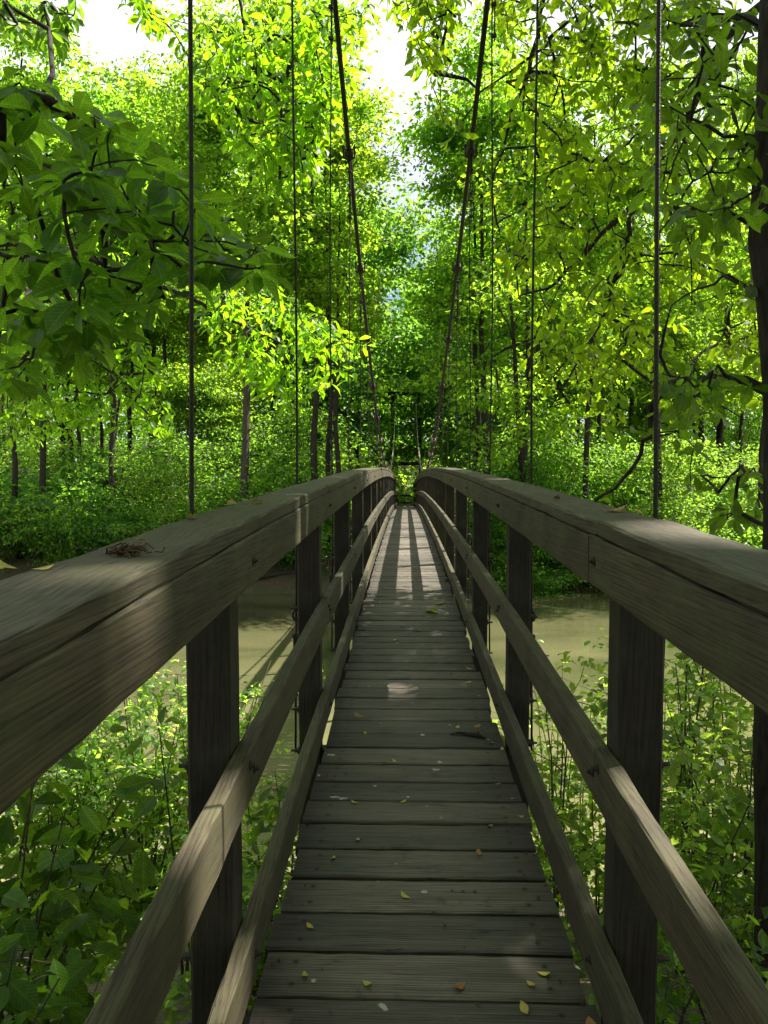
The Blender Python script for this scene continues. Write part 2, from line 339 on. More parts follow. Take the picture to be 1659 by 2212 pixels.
def bolt(parent, x, y, z, sx, r=.008, ln=.009):
    mb = MB(); mb.tube([(0, 0, 0), (sx * ln * .35, 0, 0)], r * 1.7, 12); mb.tube([(sx * ln * .3, 0, 0), (sx * ln, 0, 0)], r, 6); mb.tube([(sx * ln, 0, 0), (sx * ln * 1.6, 0, 0)], r * .55, 8)
    o = mb.build('bolt', M['iron'], parent); l = parent.location; o.location = (x - l.x, y - l.y, z - l.z); return o
for s in (-1, 1):
    for k in range(0, 24, 2):
        off = 0 if s < 0 else 1
        ia, ib = k - off, k + 2 - off
        ya = STN[0] + STEP * ia - (.0 if ia else 0) + (.02 if s < 0 else -.03); yb = STN[0] + STEP * ib + (.02 if s < 0 else -.03)
        yb = min(yb, 50.3)
        rail_board('handrail_cap', s * .549, 1.30, .186, .042, ya + .002, yb - .002, .006, .0016, dx=R.normal(0, .004))
        hb = rail_board('handrail_board', s * .4805, 1.2565, .043, .136, ya + .1, yb + .1 - .003, .005, .001)
        mr = rail_board('middle_rail', s * .4805, .69, .043, .14, ya + .02, yb + .02 - .004, .005, .001, dx=R.normal(0, .003))
        tb = rail_board('toe_board', s * .4805, .175, .043, .142, ya - .5, yb - .5 - .004, .005, .001)
        for y in STN:
            if y > 22 or y < 0: continue
            for brd, a_, b_, hh in ((hb, ya + .1, yb + .1, 1.19), (mr, ya, yb, .62), (tb, ya - .5, yb - .5, .10)):
                if a_ <= y < b_:
                    bolt(brd, s * .459, y + .005, dk(y) + hh, -s)
                    if brd is mr and y < 7: bolt(brd, s * .459, y - .055, dk(y) + hh + .03, -s)
    for i_, y in enumerate(STN):
        mb = MB(); h = 1.2565 + .75; n = 12
        zz = np.linspace(-.75, 1.255, n); sl = dslope(y)
        path = np.stack([np.zeros(n), -sl * zz * .6, zz], -1)
        a, b_ = .118 / 2, .105 / 2; ch = .006
        mb.sweep(path, boardprof(.118, .105, .006), jit=.001, up=(0, 1, 0))
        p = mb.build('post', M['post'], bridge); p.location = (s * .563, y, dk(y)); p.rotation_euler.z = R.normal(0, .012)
        if 0 < y < 16:
            for hh in (.62, .10, -.14, 1.02):
                bolt(p, s * .622, y + R.normal(0, .012), dk(y) + hh + R.normal(0, .02), s, .012, .03)
# joists and cross beams under the deck
for y in STN:
    mb = MB(); mb.box((0, 0, 0), (1.16, .09, .14), .006)
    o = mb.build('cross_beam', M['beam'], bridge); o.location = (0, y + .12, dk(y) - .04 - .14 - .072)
for x in (-.36, .36):
    for k in range(12):
        rail_board('joist', x, -.042, .045, .138, -1 + 4.27 * k, -1 + 4.27 * (k + 1) - .004, .004, .0005, 'beam')
# main cables
def cable_h(y):
    y = np.asarray(y, float)
    return CZ + np.where(y < 28, .34 + .0085 * (y - 28) ** 2, .34 + .0093 * (y - 28) ** 2)
TY0, TY1 = -2.4, 53.0
for s in (-1, 1):
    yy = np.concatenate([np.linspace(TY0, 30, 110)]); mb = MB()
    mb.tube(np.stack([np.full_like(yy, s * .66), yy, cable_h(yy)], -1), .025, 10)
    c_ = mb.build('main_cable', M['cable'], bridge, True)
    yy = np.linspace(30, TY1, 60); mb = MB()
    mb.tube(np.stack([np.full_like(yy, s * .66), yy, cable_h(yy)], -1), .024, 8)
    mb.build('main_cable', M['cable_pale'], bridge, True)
    for i_, y in enumerate(STN):
        y = y + .14; zt = float(cable_h(y)); zb = float(dk(y)) - .2; x = s * .66
        if zt - zb < .6: pass
        L = zt - zb
        mb = MB(); n = 24; t = np.linspace(0, 1, n)
        sway = .008 * np.sin(t * 9 + i_)
        mb.tube(np.stack([sway * s, np.zeros(n), L * t], -1), .0068, 6)
        hg = mb.build('hanger', M['cable'], bridge, True); hg.location = (x, y, zb)
        if y > 40: continue
        cm = MB()                                       # saddle clamp on the main cable
        sl = float((cable_h(y + .05) - cable_h(y - .05)) / .1); Mx = Matrix.Rotation(math.atan(sl), 4, 'X')
        cm.box((0, 0, -.01), (.07, .085, .05), .012, Mx)
        for q in (-1, 1):
            cm.tube([(q * .046, .0, -.05), (q * .046, -.01, .055)], .008, 6); cm.tube([(q * .046, 0, .03), (q * .046, -.004, .046)], .014, 6)
        cm.tube([(-.046, 0, -.04), (0, 0, -.075), (.046, 0, -.04)], .010, 6)
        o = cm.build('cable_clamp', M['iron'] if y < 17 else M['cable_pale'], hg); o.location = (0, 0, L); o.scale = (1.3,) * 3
        if 4 < y < 34:
            lp = MB(); lp.tube([(.012, 0, L - .75), (.016, .004, L - .4), (.012, 0, L - .05)], .006, 5); lp.build('wire_tail', M['cable'], hg)
            if 5 < y < 26:
                for d_ in (.2, .45, .7):
                    cl = MB(); cl.box((.006, 0, 0), (.045, .03, .03), .006); cl.tube([(.0, -.018, -.012), (.0, .024, -.012)], .006, 6); cl.tube([(.02, -.018, .01), (.02, .024, .01)], .006, 6)
                    q = cl.build('wire_clip', M['iron'] if y < 17 else M['cable_pale'], hg); q.location = (0, 0, L - d_)
        if 0 < y < 24:                                  # eye hook and turnbuckle at the foot of the hanger
            tb = MB(); z0 = .2 + .42
            th = np.linspace(0, 2 * np.pi, 15); tb.tube(np.stack([.02 * np.sin(th), 0 * th, z0 + .03 * np.cos(th) + .14], -1), .007, 6)
            tb.tube([(0, 0, z0 - .32), (0, 0, z0 + .11)], .008, 6); tb.tube([(-.014, 0, z0 - .18), (-.014, 0, z0 + .02)], .006, 5); tb.tube([(.014, 0, z0 - .18), (.014, 0, z0 + .02)], .006, 5)
            tb.box((0, 0, z0 + .02), (.045, .022, .03), .004); tb.box((0, 0, z0 - .18), (.045, .022, .03), .004)
            tb.build('turnbuckle', M['iron'], hg)
# towers
def tower(y, base, top):
    root = MB(); root.box((0, 0, 0), (2.5, .2, .26), .01); t = root.build('tower', M['beam'], bridge); t.location = (0, y, top)
    for s in (-1, 1):
        mb = MB(); mb.sweep([(s * 1.12, 0, base - top - .3), (s * .86, 0, -.13)], boardprof(.24, .24, .015), up=(0, 1, 0)); mb.build('leg', M['beam'], t)
    for hh in (dk(y) + 2.75 - top,):
        mb = MB(); mb.box((0, -.16, hh), (2.1, .07, .24), .008); mb.build('tie_beam', M['beam'], t)
    for s in (-1, 1):
        mb = MB(); z0 = dk(y) + 3.1 - top; mb.sweep([(-s * .98, .15 + s * .05, z0), (s * .9, .15 + s * .05, z0 + 2.3)], boardprof(.07, .2, .008), up=(0, 1, 0)); mb.build('cross_brace', M['beam'], t)
    return t
tower(TY1, float(gz(0, TY1)), float(cable_h(TY1)) - .15)
tower(TY0, float(gz(0, TY0)), float(cable_h(TY0)) - .15)
# rails closing the landing beyond the far end
er = empty('landing_railing', (0, 55.2, float(dk(51)) - .1)); tag(er, 'dark two-bar wooden railing closing the landing beyond the far end of the bridge', 'railing')
for hh, t_ in ((.58, .12), (.08, .12)):
    mb = MB(); mb.box((0, 0, hh), (2.4, .06, t_), .008); mb.build('rail_bar', M['beam'], er)
for x in (-1.1, 1.1):
    mb = MB(); mb.box((x, .085, .2), (.12, .1, 1.9), .008); mb.build('post', M['beam'], er)
ld = MB(); ld.box((0, 52.8, float(dk(51)) - .16), (2.6, 4.6, .12), .01); tag(ld.build('landing', M['beam']), 'dark timber landing where the bridge meets the far bank', 'landing')

# ------------------------------------------------------------------ foliage tools
def tmpl_far():
    return np.array([(0, 0, 0), (.42, .5, .10), (1, 0, -.05), (.42, -.5, .10)], float), [np.array([[0, 3, 2, 1]])]
def tmpl_mid():
    return np.array([(0, 0, 0), (.3, .36, .05), (.64, .5, .04), (.3, 0, 0), (.64, 0, -.03), (1, 0, -.14), (.3, -.36, .05), (.64, -.5, .04)], float), \
        [np.array([[0, 3, 1], [0, 6, 3], [2, 4, 5], [4, 7, 5]]), np.array([[1, 3, 4, 2], [3, 6, 7, 4]])]
def tmpl_near():
    t = np.array([.05, .14, .28, .44, .6, .74, .86, .95]); w_ = np.array([.03, .26, .58, .85, 1, .92, .6, .24]) * .5
    v = [(0, 0, 0)]
    for a, b_ in zip(t, w_):
        z = -.16 * a * a; v += [(a, b_, z + .14 * b_ * b_ * 2), (a, 0, z - .012), (a, -b_, z + .14 * b_ * b_ * 2)]
    v.append((1.02, 0, -.18)); n = len(t); tri = [[0, 2, 1], [0, 3, 2]]; q = []
    for i in range(n - 1):
        a = 1 + 3 * i; q += [[a, a + 1, a + 4, a + 3], [a + 1, a + 2, a + 5, a + 4]]
    a = 1 + 3 * (n - 1); e = len(v) - 1; tri += [[a, a + 1, e], [a + 1, a + 2, e]]
    return np.array(v, float), [np.array(tri), np.array(q)]
TF, TM, TN = tmpl_far(), tmpl_mid(), tmpl_near()
def nrm(a): return a / (np.linalg.norm(a, axis=-1, keepdims=True) + 1e-9)
def put_leaves(mb, T, pos, ax, nr, L, Wd, curl=None):
    tv, tf = T; ax = nrm(ax); y = nrm(np.cross(nr, ax)); z = np.cross(ax, y)
    L = np.asarray(L)[:, None, None]; Wd = np.asarray(Wd)[:, None, None]
    tz = tv[None, :, 2:3] * (np.ones((len(pos), 1, 1)) if curl is None else np.asarray(curl)[:, None, None])
    v = pos[:, None] + L * tv[None, :, 0:1] * ax[:, None] + Wd * tv[None, :, 1:2] * y[:, None] + L * tz * z[:, None]
    n, k = len(pos), len(tv); o = np.arange(n)[:, None, None] * k
    bl = np.stack([tv[:, 0], np.abs(tv[:, 1]) * 2, 0 * tv[:, 0]], -1)
    mb.add(v, [(f[None] + o).reshape(-1, f.shape[1]) for f in tf], np.tile(bl, (n, 1)))
def whorls(mb, T, cen, L, rng, nl=(5, 8), droop=.45, wr=.42, spread=.35, tilt=.35, petiole=.25, jig=.0):
    """ clusters of leaves round twig ends """
    P, A, Nn, LL = [], [], [], []
    for c, l in zip(cen, np.broadcast_to(L, (len(cen),))):
        n = rng.integers(*nl); th = np.arange(n) / n * 2 * np.pi + rng.uniform(0, 6.3) + rng.normal(0, .25, n)
        up = nrm(np.array((0, 0, 1.)) + rng.normal(0, tilt, 3)); e1 = nrm(np.cross(up, (1, .3, .1))); e2 = np.cross(up, e1)
        d = droop + rng.normal(0, .28, n)
        ax = np.cos(th)[:, None] * e1 + np.sin(th)[:, None] * e2 - d[:, None] * np.array((0, 0, 1.)) * (1 if True else 0)
        ax = nrm(ax); nr = nrm(up + rng.normal(0, spread, (n, 3)) + .0)
        P.append(c + ax * l * petiole * .5 + rng.normal(0, l * (.06 + jig), (n, 3))); A.append(ax); Nn.append(nr); LL.append(l * rng.uniform(.5, 1.18, n))
    P = np.concatenate(P); A = np.concatenate(A); Nn = np.concatenate(Nn); LL = np.concatenate(LL)
    put_leaves(mb, T, P, A, Nn, LL, LL * rng.uniform(wr * .85, wr * 1.15, len(LL)), rng.uniform(.2, 1.9, len(LL)))
def skeleton(roots, rpar, rrad, pts, rng, tip=.004, expo=.5, kmin=4, mb=None, rmax=.2, sag=.04, wig=.03):
    """ joins scattered twig ends to limbs: each to its nearest neighbour nearer the root; thick where many hang on it """
    nr = len(roots); P = np.concatenate([roots, pts]); par = np.concatenate([np.asarray(rpar, int), np.full(len(pts), -1)])
    d0 = np.min(np.linalg.norm(pts[:, None] - roots[None], axis=2), axis=1); order = np.argsort(d0)
    done = list(range(nr))
    for k in order:
        q = P[done]; d = np.linalg.norm(q - pts[k], axis=1)
        par[nr + k] = done[int(np.argmin(d))]; done.append(nr + k)
    cnt = np.ones(len(P)); seq = [nr + k for k in order]
    for k in reversed(seq): cnt[par[k]] += cnt[k]
    rad_ = np.minimum(tip * cnt ** expo, rmax)
    rad_[:nr] = rrad
    # chains
    kids = {}
    for k in seq: kids.setdefault(par[k], []).append(k)
    used = set()
    for k in seq[::-1]:
        if k in used: continue
        ch = [k]; used.add(k); p = par[k]
        while p >= nr and p not in used: ch.append(p); used.add(p); p = par[p]
        ch.append(p); ch = ch[::-1]
        pts_ = P[ch]; r_ = rad_[ch].copy(); r_[0] = min(r_[0], r_[1] * 1.15)
        out, ro = [pts_[0]], [r_[0]]
        for a in range(len(ch) - 1):
            L_ = np.linalg.norm(pts_[a + 1] - pts_[a])
            mid = (pts_[a] + pts_[a + 1]) / 2 + rng.normal(0, wig * L_, 3) + np.array((0, 0, sag * L_))
            out += [mid, pts_[a + 1]]; ro += [(r_[a] + r_[a + 1]) / 2, r_[a + 1]]
        mb.tube(out, ro, kmin if max(ro) < .03 else 7)
    return P, par

# ------------------------------------------------------------------ background woods
def tree_meshes(name, seed, H, hb, Rc, ncl, nl, leaf, mat, bark, lean=0., r0=.2, clump=.5, fork=False, Tm=None, wide=.26):
    rng = np.random.default_rng(seed)
    n = 9; t = np.linspace(0, 1, n); ht = H * .86
    tr = np.stack([lean * H * t ** 1.3 + np.cumsum(rng.normal(0, .09, n)), np.cumsum(rng.normal(0, .09, n)), t * ht - .3], -1); tr[0, :2] = 0
    rr = r0 * (1 - .82 * t); mb = MB(); mb.tube(tr, rr, 9, .05)
    roots, rp, rrad = tr[2:], [-1] * (n - 2), rr[2:]
    if fork:
        f = np.array([tr[2] + (tr[2] - tr[2]), tr[2] + (1.0, .2, H * .13), tr[2] + (1.9, .3, H * .30), tr[2] + (2.3, .1, H * .5)]); fr = r0 * np.array([.6, .5, .36, .15]); mb.tube(f, fr, 8)
        roots = np.concatenate([roots, f]); rp = rp + [-1] * 4; rrad = np.concatenate([rrad, fr])
    # twig ends scattered in lobes
    nlobe = 13; pts = []
    for _ in range(nlobe):
        u = rng.uniform(0, 1); z = hb + (H - hb) * u; prof = Rc * (math.sin(math.pi * min(.97, .22 + .76 * u)) ** .7)
        a = rng.uniform(0, 6.283); rr_ = prof * rng.uniform(.35, .9)
        c = np.array((math.cos(a) * rr_ + lean * H * (z / H) ** 1.3, math.sin(a) * rr_, z)); k = ncl // nlobe
        pts.append(c + rng.normal(0, 1, (k, 3)) * np.array((Rc * wide, Rc * wide, Rc * wide * .65)))
    pts = np.concatenate(pts)
    skeleton(roots, rp, rrad, pts, rng, .011, .5, 4, mb, r0 * .5, .05, .05)
    tm = mb.mesh('trunk', bark, True)
    k = nl; c = np.repeat(pts, k, 0); N_ = len(c)
    off = rng.normal(0, 1, (N_, 3)) * np.array((clump, clump, clump * .3)); pos = c + off; pos[:, 2] -= .12 * (off[:, 0] ** 2 + off[:, 1] ** 2)
    ax = nrm(off * np.array((1, 1, .3)) + rng.normal(0, .5, (N_, 3)) + (0, 0, -.35)); nr = nrm(np.array((0, 0, 1.)) + rng.normal(0, .75, (N_, 3)))
    L = leaf * rng.uniform(.6, 1.25, N_); cb = MB(); put_leaves(cb, Tm or TF, pos, ax, nr, L, L * .6)
    return tm, cb.mesh('crown', mat)
FAR = [tree_meshes('a', 11, 25, 7, 4.6, 210, 80, .27, M['leaf_far'], M['bark']),
       tree_meshes('b', 12, 23, 8, 4.0, 190, 80, .25, M['leaf_far'], M['bark_dark'], .05),
       tree_meshes('c', 13, 27, 10, 4.4, 200, 80, .26, M['leaf_far'], M['bark'], -.04, .17),
       tree_meshes('d', 14, 21, 5, 4.8, 210, 75, .26, M['leaf_far'], M['bark_dark'], .02, .24, fork=True),
       tree_meshes('e', 15, 15, 3.2, 3.9, 180, 85, .26, M['leaf_deep'], M['bark_dark'], .03, .13),
       tree_meshes('q', 18, 25, 14, 4.6, 230, 120, .27, M['leaf_far'], M['bark'], .0, .24),
       tree_meshes('p', 17, 24, 12, 2.7, 120, 85, .25, M['leaf_far'], M['bark_dark'], .02, .17),
       tree_meshes('f', 16, 12, 2.2, 3.2, 190, 110, .24, M['leaf_far'], M['bark'], -.06, .09)]
SHR = [tree_meshes('g', 21, 4.6, .7, 2.0, 90, 70, .14, M['leaf_under'], M['twig'], .05, .04, .4, wide=.4),
       tree_meshes('h', 22, 3.0, .3, 1.8, 80, 34, .26, M['leaf_under'], M['twig'], -.08, .03, .36, wide=.42),
       tree_meshes('i', 23, 6.5, 1.2, 2.2, 100, 70, .15, M['leaf_deep'], M['twig'], .04, .055, .42, wide=.4)]
def put_tree(V, name, x, y, s, rz, label, cat, group, zoff=0, tilt=0):
    e = empty(name, (x, y, float(gz(x, y)) + zoff), rz); e.scale = (s, s, s * R.uniform(.94, 1.06)); e.rotation_euler.y = tilt
    
    if cat == 'shrub': e.scale = (s * R.uniform(.8, 1.7), s * R.uniform(.8, 1.3), s * R.uniform(.75, 1.25))
    link('trunk', V[0], e); link('crown', V[1], e); tag(e, label, cat, group); return e
def xat(px, y): return at(px, 1000, y)[0]
trees = []     # (px, depth, variant, scale, words)
front = [(40, 38, 6, .95), (100, 42, 6, 1.05), (130, 46, 3, 1), (228, 38.5, 6, 1.0), (330, 47, 2, 1), (410, 39, 7, 1.1), (515, 36.5, 5, 1.0), (590, 46, 1, 1), (670, 38.5, 6, 1.15), (704, 40, 6, 1.0), (735, 43, 6, .9),
         (1018, 39, 6, 1.0), (1045, 40.5, 6, 1.15), (1125, 37.5, 3, 1), (1200, 47, 0, .9), (1272, 38, 6, 1.0), (1370, 44, 0, .95), (1420, 39, 6, 1), (1460, 41, 7, 1.2), (1550, 45, 3, 1), (1640, 38, 6, .95)]
for a in front: trees.append((a[0], R.uniform(35.2, 37) if a[2] in (5, 6) or a[0] == 1125 else a[1] + 4.5, *a[2:4], 'front'))
for px in np.linspace(-40, 1700, 10):
    trees.append((px + R.normal(0, 22), R.uniform(53, 62), int(R.choice([0, 1, 2, 3, 0, 2])), R.uniform(.85, 1.05), 'mid'))
for px in np.linspace(-30, 1690, 12):
    trees.append((px + R.normal(0, 22), R.uniform(66, 78), int(R.choice([0, 1, 2, 3])), R.uniform(.85, 1.05), 'back'))
for px in np.linspace(-30, 1690, 18):
    trees.append((px + R.normal(0, 20), R.uniform(84, 100), int(R.choice([0, 2, 3])), R.uniform(.9, 1.1), 'rear'))
for px in (15, 85, 100, 180, 225, 285, 350, 385, 450, 560, 625, 690, 735, 765, 1000, 1075, 1160, 1240, 1330, 1420, 1500, 1600): trees.append((px, R.uniform(44, 62), 6, R.uniform(.85, 1.1), 'mid'))
ordw = ['first', 'second', 'third', 'fourth', 'fifth', 'sixth', 'seventh', 'eighth', 'ninth', 'tenth', 'eleventh', 'twelfth', 'thirteenth', 'fourteenth', 'fifteenth', 'sixteenth', 'seventeenth', 'eighteenth', 'nineteenth', 'twentieth']
kindw = ['broad tall tree', 'leaning dark-trunked tree', 'slender grey-trunked tree', 'low-forking dark tree', 'deep green small tree', 'high-crowned broad tree', 'high-crowned pole tree', 'slim light green tree']
roww = dict(front='at the far waterline', mid='just behind the far bank', back='deeper in the far woods', rear='at the back of the woods')
cnt = {}
for px, y, v, s, row in sorted(trees, key=lambda a: a[0]):
    x = xat(px, y)
    if row != 'front' and y < 68 and abs(px - 875) < 62: continue
    if abs(x) < 2.6 and y < 58: x = 2.8 * (1 if x > 0 else -1)
    if 740 < px < 1000: s *= 1.08
    elif row != 'front' and v != 6: s *= 1.14 if px > 450 else 1.28
    side = 'left' if px < 875 else 'right'; k = (row, side, v); cnt[k] = cnt.get(k, 0) + 1
    lab = f"{ordw[cnt[k] - 1]} {kindw[v]} from the left {roww[row]}, {side} of bridge"
    put_tree(FAR[v], 'forest_tree', x, y, s, R.uniform(0, 6.28), lab, 'tree', 'trees in the woods across the river', tilt=R.normal(0, .02))
for px, y, v, s, lab in [(820, 50.3, 4, 1.5, 'dark green tree beside the left leg of the far tower'), (945, 51, 4, 1.5, 'dark green tree beside the right leg of the far tower'),                          (1040, 60, 4, 1.0, 'dark green tree in the woods right of the far bridge tower'), 
                         (1210, 46, 4, .8, 'low deep green tree on the far bank behind the second right hanger')]:
    x = xat(px, y)
    if y < 52: x = -5.0 if px < 875 else 5.2
    put_tree(FAR[v], 'understorey_tree', x, y, s, R.uniform(0, 6.28), lab, 'tree', 'dark understorey trees', tilt=.04)
# shrubs of the far bank
cnt = {}; shr = []
for px in np.linspace(-30, 1690, 30): shr.append((px + R.normal(0, 14), R.uniform(36.5, 40), int(R.choice([0, 1, 0])), R.uniform(.7, 1.35), 'a'))
for px in np.linspace(-30, 1690, 28): shr.append((px + R.normal(0, 14), R.uniform(34.7, 36), int(R.choice([1, 1, 0])), R.uniform(.6, .85), 'w'))
for px in np.linspace(-20, 1690, 17): shr.append((px + R.normal(0, 26), R.uniform(40, 47), int(R.choice([0, 1, 2])), R.uniform(.7, 1.15), 'b'))
for px in np.linspace(-20, 1690, 14): shr.append((px + R.normal(0, 18), R.uniform(54, 66), int(R.choice([0, 2])), R.uniform(1.0, 1.4), 'c'))
shw = ['rounded fresh green shrub', 'low light green bush', 'tall deep green sapling']; shr_row = dict(w='at the far water edge', a='along the far waterline', b='above the far waterline', c='under the far woods')
for px, y, v, s, row in sorted(shr, key=lambda a: a[0]):
    x = xat(px, y)
    if abs(x) < 4.4: x = math.copysign(4.4 + abs(x) * .3, x)
    side = 'left' if px < 875 else 'right'; k = (row, side, v); cnt[k] = cnt.get(k, 0) + 1
    lab = f"{ordw[min(cnt[k], 20) - 1]} {shw[v]} from left {shr_row[row]}, {side} of bridge"
    put_tree(SHR[v], 'shrub', x, y, s, R.uniform(0, 6.28), lab, 'shrub', 'shrubs on the far bank')
# ground cover across the river and the distant wood
rng = np.random.default_rng(3)
def cover(n, xr, yr, h, leaf, mat, name, seed, Tm=TF, cl=1.0):
    rng = np.random.default_rng(seed); x = rng.uniform(*xr, n); y = rng.uniform(*yr, n); z = gz(x, y); ok = z > WATER + .05; x, y, z = x[ok], y[ok], z[ok]; n = len(x)
    pm = np.sin(x * .9 + 1.3 * np.sin(y * .5)) * np.sin(y * .8 + x * .33) + .5 * np.sin(x * 2.3 + y) + rng.normal(0, .25, n); ok = pm > -.25; x, y, z = x[ok], y[ok], z[ok]; n = len(x)
    d = np.sin(x * 1.7) * np.sin(y * 1.9 + x * .5) + rng.normal(0, .5, n); z = z + np.clip(rng.uniform(0, h, n) * (1 + .5 * d), .02, None)
    ax = nrm(rng.normal(0, 1, (n, 3)) * (1, 1, .4)); nr = nrm(np.array((0, 0, 1.)) + rng.normal(0, .45, (n, 3))); L = leaf * np.exp(rng.normal(-.1, .45, n))
    mb = MB(); put_leaves(mb, Tm, np.stack([x, y, z], -1), ax, nr, L, L * .6); return tag(mb.build(name, mat), kind='stuff')
cover(36000, (-34, 34), (34.5, 66), .75, .17, M['leaf_under'], 'undergrowth', 5)
cover(16000, (-16, 16), (58, 102), 1.8, .3, M['leaf_far'], 'far_undergrowth', 15)
n = 120000; x = rng.uniform(-85, 85, n); y = rng.uniform(102, 122, n); z = gz(x, y) + rng.uniform(0, 1, n) ** 1.15 * (24 + 3 * np.sin(x * .35) + 2 * np.sin(x * .9)) * (1 - .12 * np.exp(-((x - 1) / 9) ** 2))
L = rng.uniform(.4, .85, n); mb = MB(); put_leaves(mb, TF, np.stack([x, y, z], -1), nrm(rng.normal(0, 1, (n, 3))), nrm(np.array((0, 0, .5)) + rng.normal(0, .8, (n, 3))), L, L * .7)
tag(mb.build('distant_woodland', M['leaf_far']), kind='stuff')

# unseen near-bank trees added so their crowns shade the near half of the bridge
for x, y, v, s, lab in [(8.5, .6, 5, .95, 'to the right of the bridge entrance'), (7.5, -3, 3, .95, 'to the right, behind the bridge entrance'), (13.5, 6.0, 1, .9, 'far to the right by the water'), (3.6, -6, 2, .9, 'behind the bridge entrance on the right'),
                        (-4.2, -6.5, 1, .9, 'behind the bridge entrance on the left'), (-9, -3, 0, .9, 'to the left, behind the bridge entrance'), (.5, -13, 3, 1, 'on the path behind the bridge'), (-13, 3, 2, .95, 'far to the left by the water'),
                        (15, -2, 0, .95, 'far to the right, set back from the water'), (9.4, 4.6, 5, .95, 'to the right, crown high over the bridge rail'), (10.8, 8.0, 5, .9, 'to the right at the water, crown high up'), (8, -12, 2, 1, 'in the woods behind on the right'), (-8, -13, 3, 1, 'in the woods behind on the left')]:
    put_tree(FAR[v], 'bank_tree', x, y, s, R.uniform(0, 6.28), 'tall shade tree on the near bank ' + lab, 'tree', 'trees on the near bank')
# ------------------------------------------------------------------ near trees: limbs follow the picture, leaves scatter round their twig ends
GAPS = [(at(850, 1485, 4.72), .17), (at(415, 1860, 1.62), .22), (at(520, 2080, 1.85), .2), (at(700, 1340, 4.9), .12), (at(1600, 1240, 1.75), .3), (at(230, 1290, 1.2), .15), (at(560, 1300, 3.0), .2), (at(1290, 1890, 2.3), .10)]  # spots meant to catch sun flecks, with the radius of each opening
def ungap(p):                               # leaves out twig ends along sun rays to place chosen sun flecks
    d = np.array(sdir); ok = np.ones(len(p), bool)
    for q, r_ in GAPS:
        v = p - q; ok &= np.linalg.norm(v - (v @ d)[:, None] * d, axis=1) > r_ + .12
    return p[ok]
def inpoly(p, poly):
    x, y = p; c = False; j = len(poly) - 1
    for i in range(len(poly)):
        (xi, yi), (xj, yj) = poly[i], poly[j]
        if (yi > y) != (yj > y) and x < (xj - xi) * (y - yi) / (yj - yi + 1e-9) + xi: c = not c
        j = i
    return c
def clear(p): return p[(np.abs(p[:, 0] - .66) > .24) | (p[:, 1] > 9.6)]     # keeps the cable free of leaves
def spray(poly, zr, n, rng, clumps=0):
    xs_ = [p[0] for p in poly]; ys_ = [p[1] for p in poly]; out = []
    cs = [(rng.uniform(min(xs_), max(xs_)), rng.uniform(min(ys_), max(ys_))) for _ in range(clumps)]
    while len(out) < n:
        if clumps and rng.uniform() < .75: c = cs[rng.integers(clumps)]; p = (c[0] + rng.normal(0, 38), c[1] + rng.normal(0, 26))
        else: p = (rng.uniform(min(xs_), max(xs_)), rng.uniform(min(ys_), max(ys_)))
        if inpoly(p, poly): out.append(at(p[0], p[1], rng.uniform(*zr)))
    return ungap(np.array(out))
def boxpts(n, lo, hi, rng): return ungap(rng.uniform(lo, hi, (n, 3)))  # unseen upper crown filling, boxed in to shade the near bridge
def near_tree(name, label, trunk, tr_r, limbs, groups, seed, bark='bark_dark', tip=.003, rmax=.06, expo=.5, cat='tree'):
    """ limbs: list of (points, r0, r1); groups: list of (points, leaf length, template, material, whorl settings) """
    rng = np.random.default_rng(seed); root = empty(name, trunk[0]); o = np.array(trunk[0], float)
    mb = MB(); mb.tube(np.array(trunk) - o, tr_r, 14, .035)
    roots = [np.array(trunk) - o]; rr = [np.array(tr_r)]
    for p, a, b_ in limbs:
        p = np.array(p, float) - o; t = np.linspace(0, 1, len(p)); q = np.linspace(0, 1, len(p) * 3)
        pp = np.stack([np.interp(q, t, p[:, i]) for i in range(3)], -1); pp[1:-1] += rng.normal(0, .012, pp[1:-1].shape)
        r_ = a + (b_ - a) * q; mb.tube(pp, r_, 8, .05); roots.append(pp); rr.append(r_)
    roots = np.concatenate(roots); rr = np.concatenate(rr)
    allp = np.concatenate([g_[0] for g_ in groups]) - o
    skeleton(roots, [-1] * len(roots), rr, allp, rng, tip, expo, 5, mb, rmax, .03, .05)
    mb.build('trunk', M[bark], root, True)
    bym = {}
    for pts, L, T, mat, kw in groups:
        whorls(bym.setdefault(mat, MB()), T, pts - o, L, rng, **kw)
    for k, b_ in bym.items(): b_.build('crown', M[k], root, True)
    return tag(root, label, cat)
def trunk_line(x, y, top, lean=(0, 0), n=9, seed=0, r=.12, r1=.06, z0=None):
    rng = np.random.default_rng(seed); z = np.linspace(float(gz(x, y)) - .25 if z0 is None else z0, top, n); t = np.linspace(0, 1, n)
    p = np.stack([x + lean[0] * t + np.cumsum(rng.normal(0, .02, n)), y + lean[1] * t + np.cumsum(rng.normal(0, .02, n)), z], -1)
    return p, r + (r1 - r) * t
rg = np.random.default_rng(31)
bpy.context.view_layer.update()
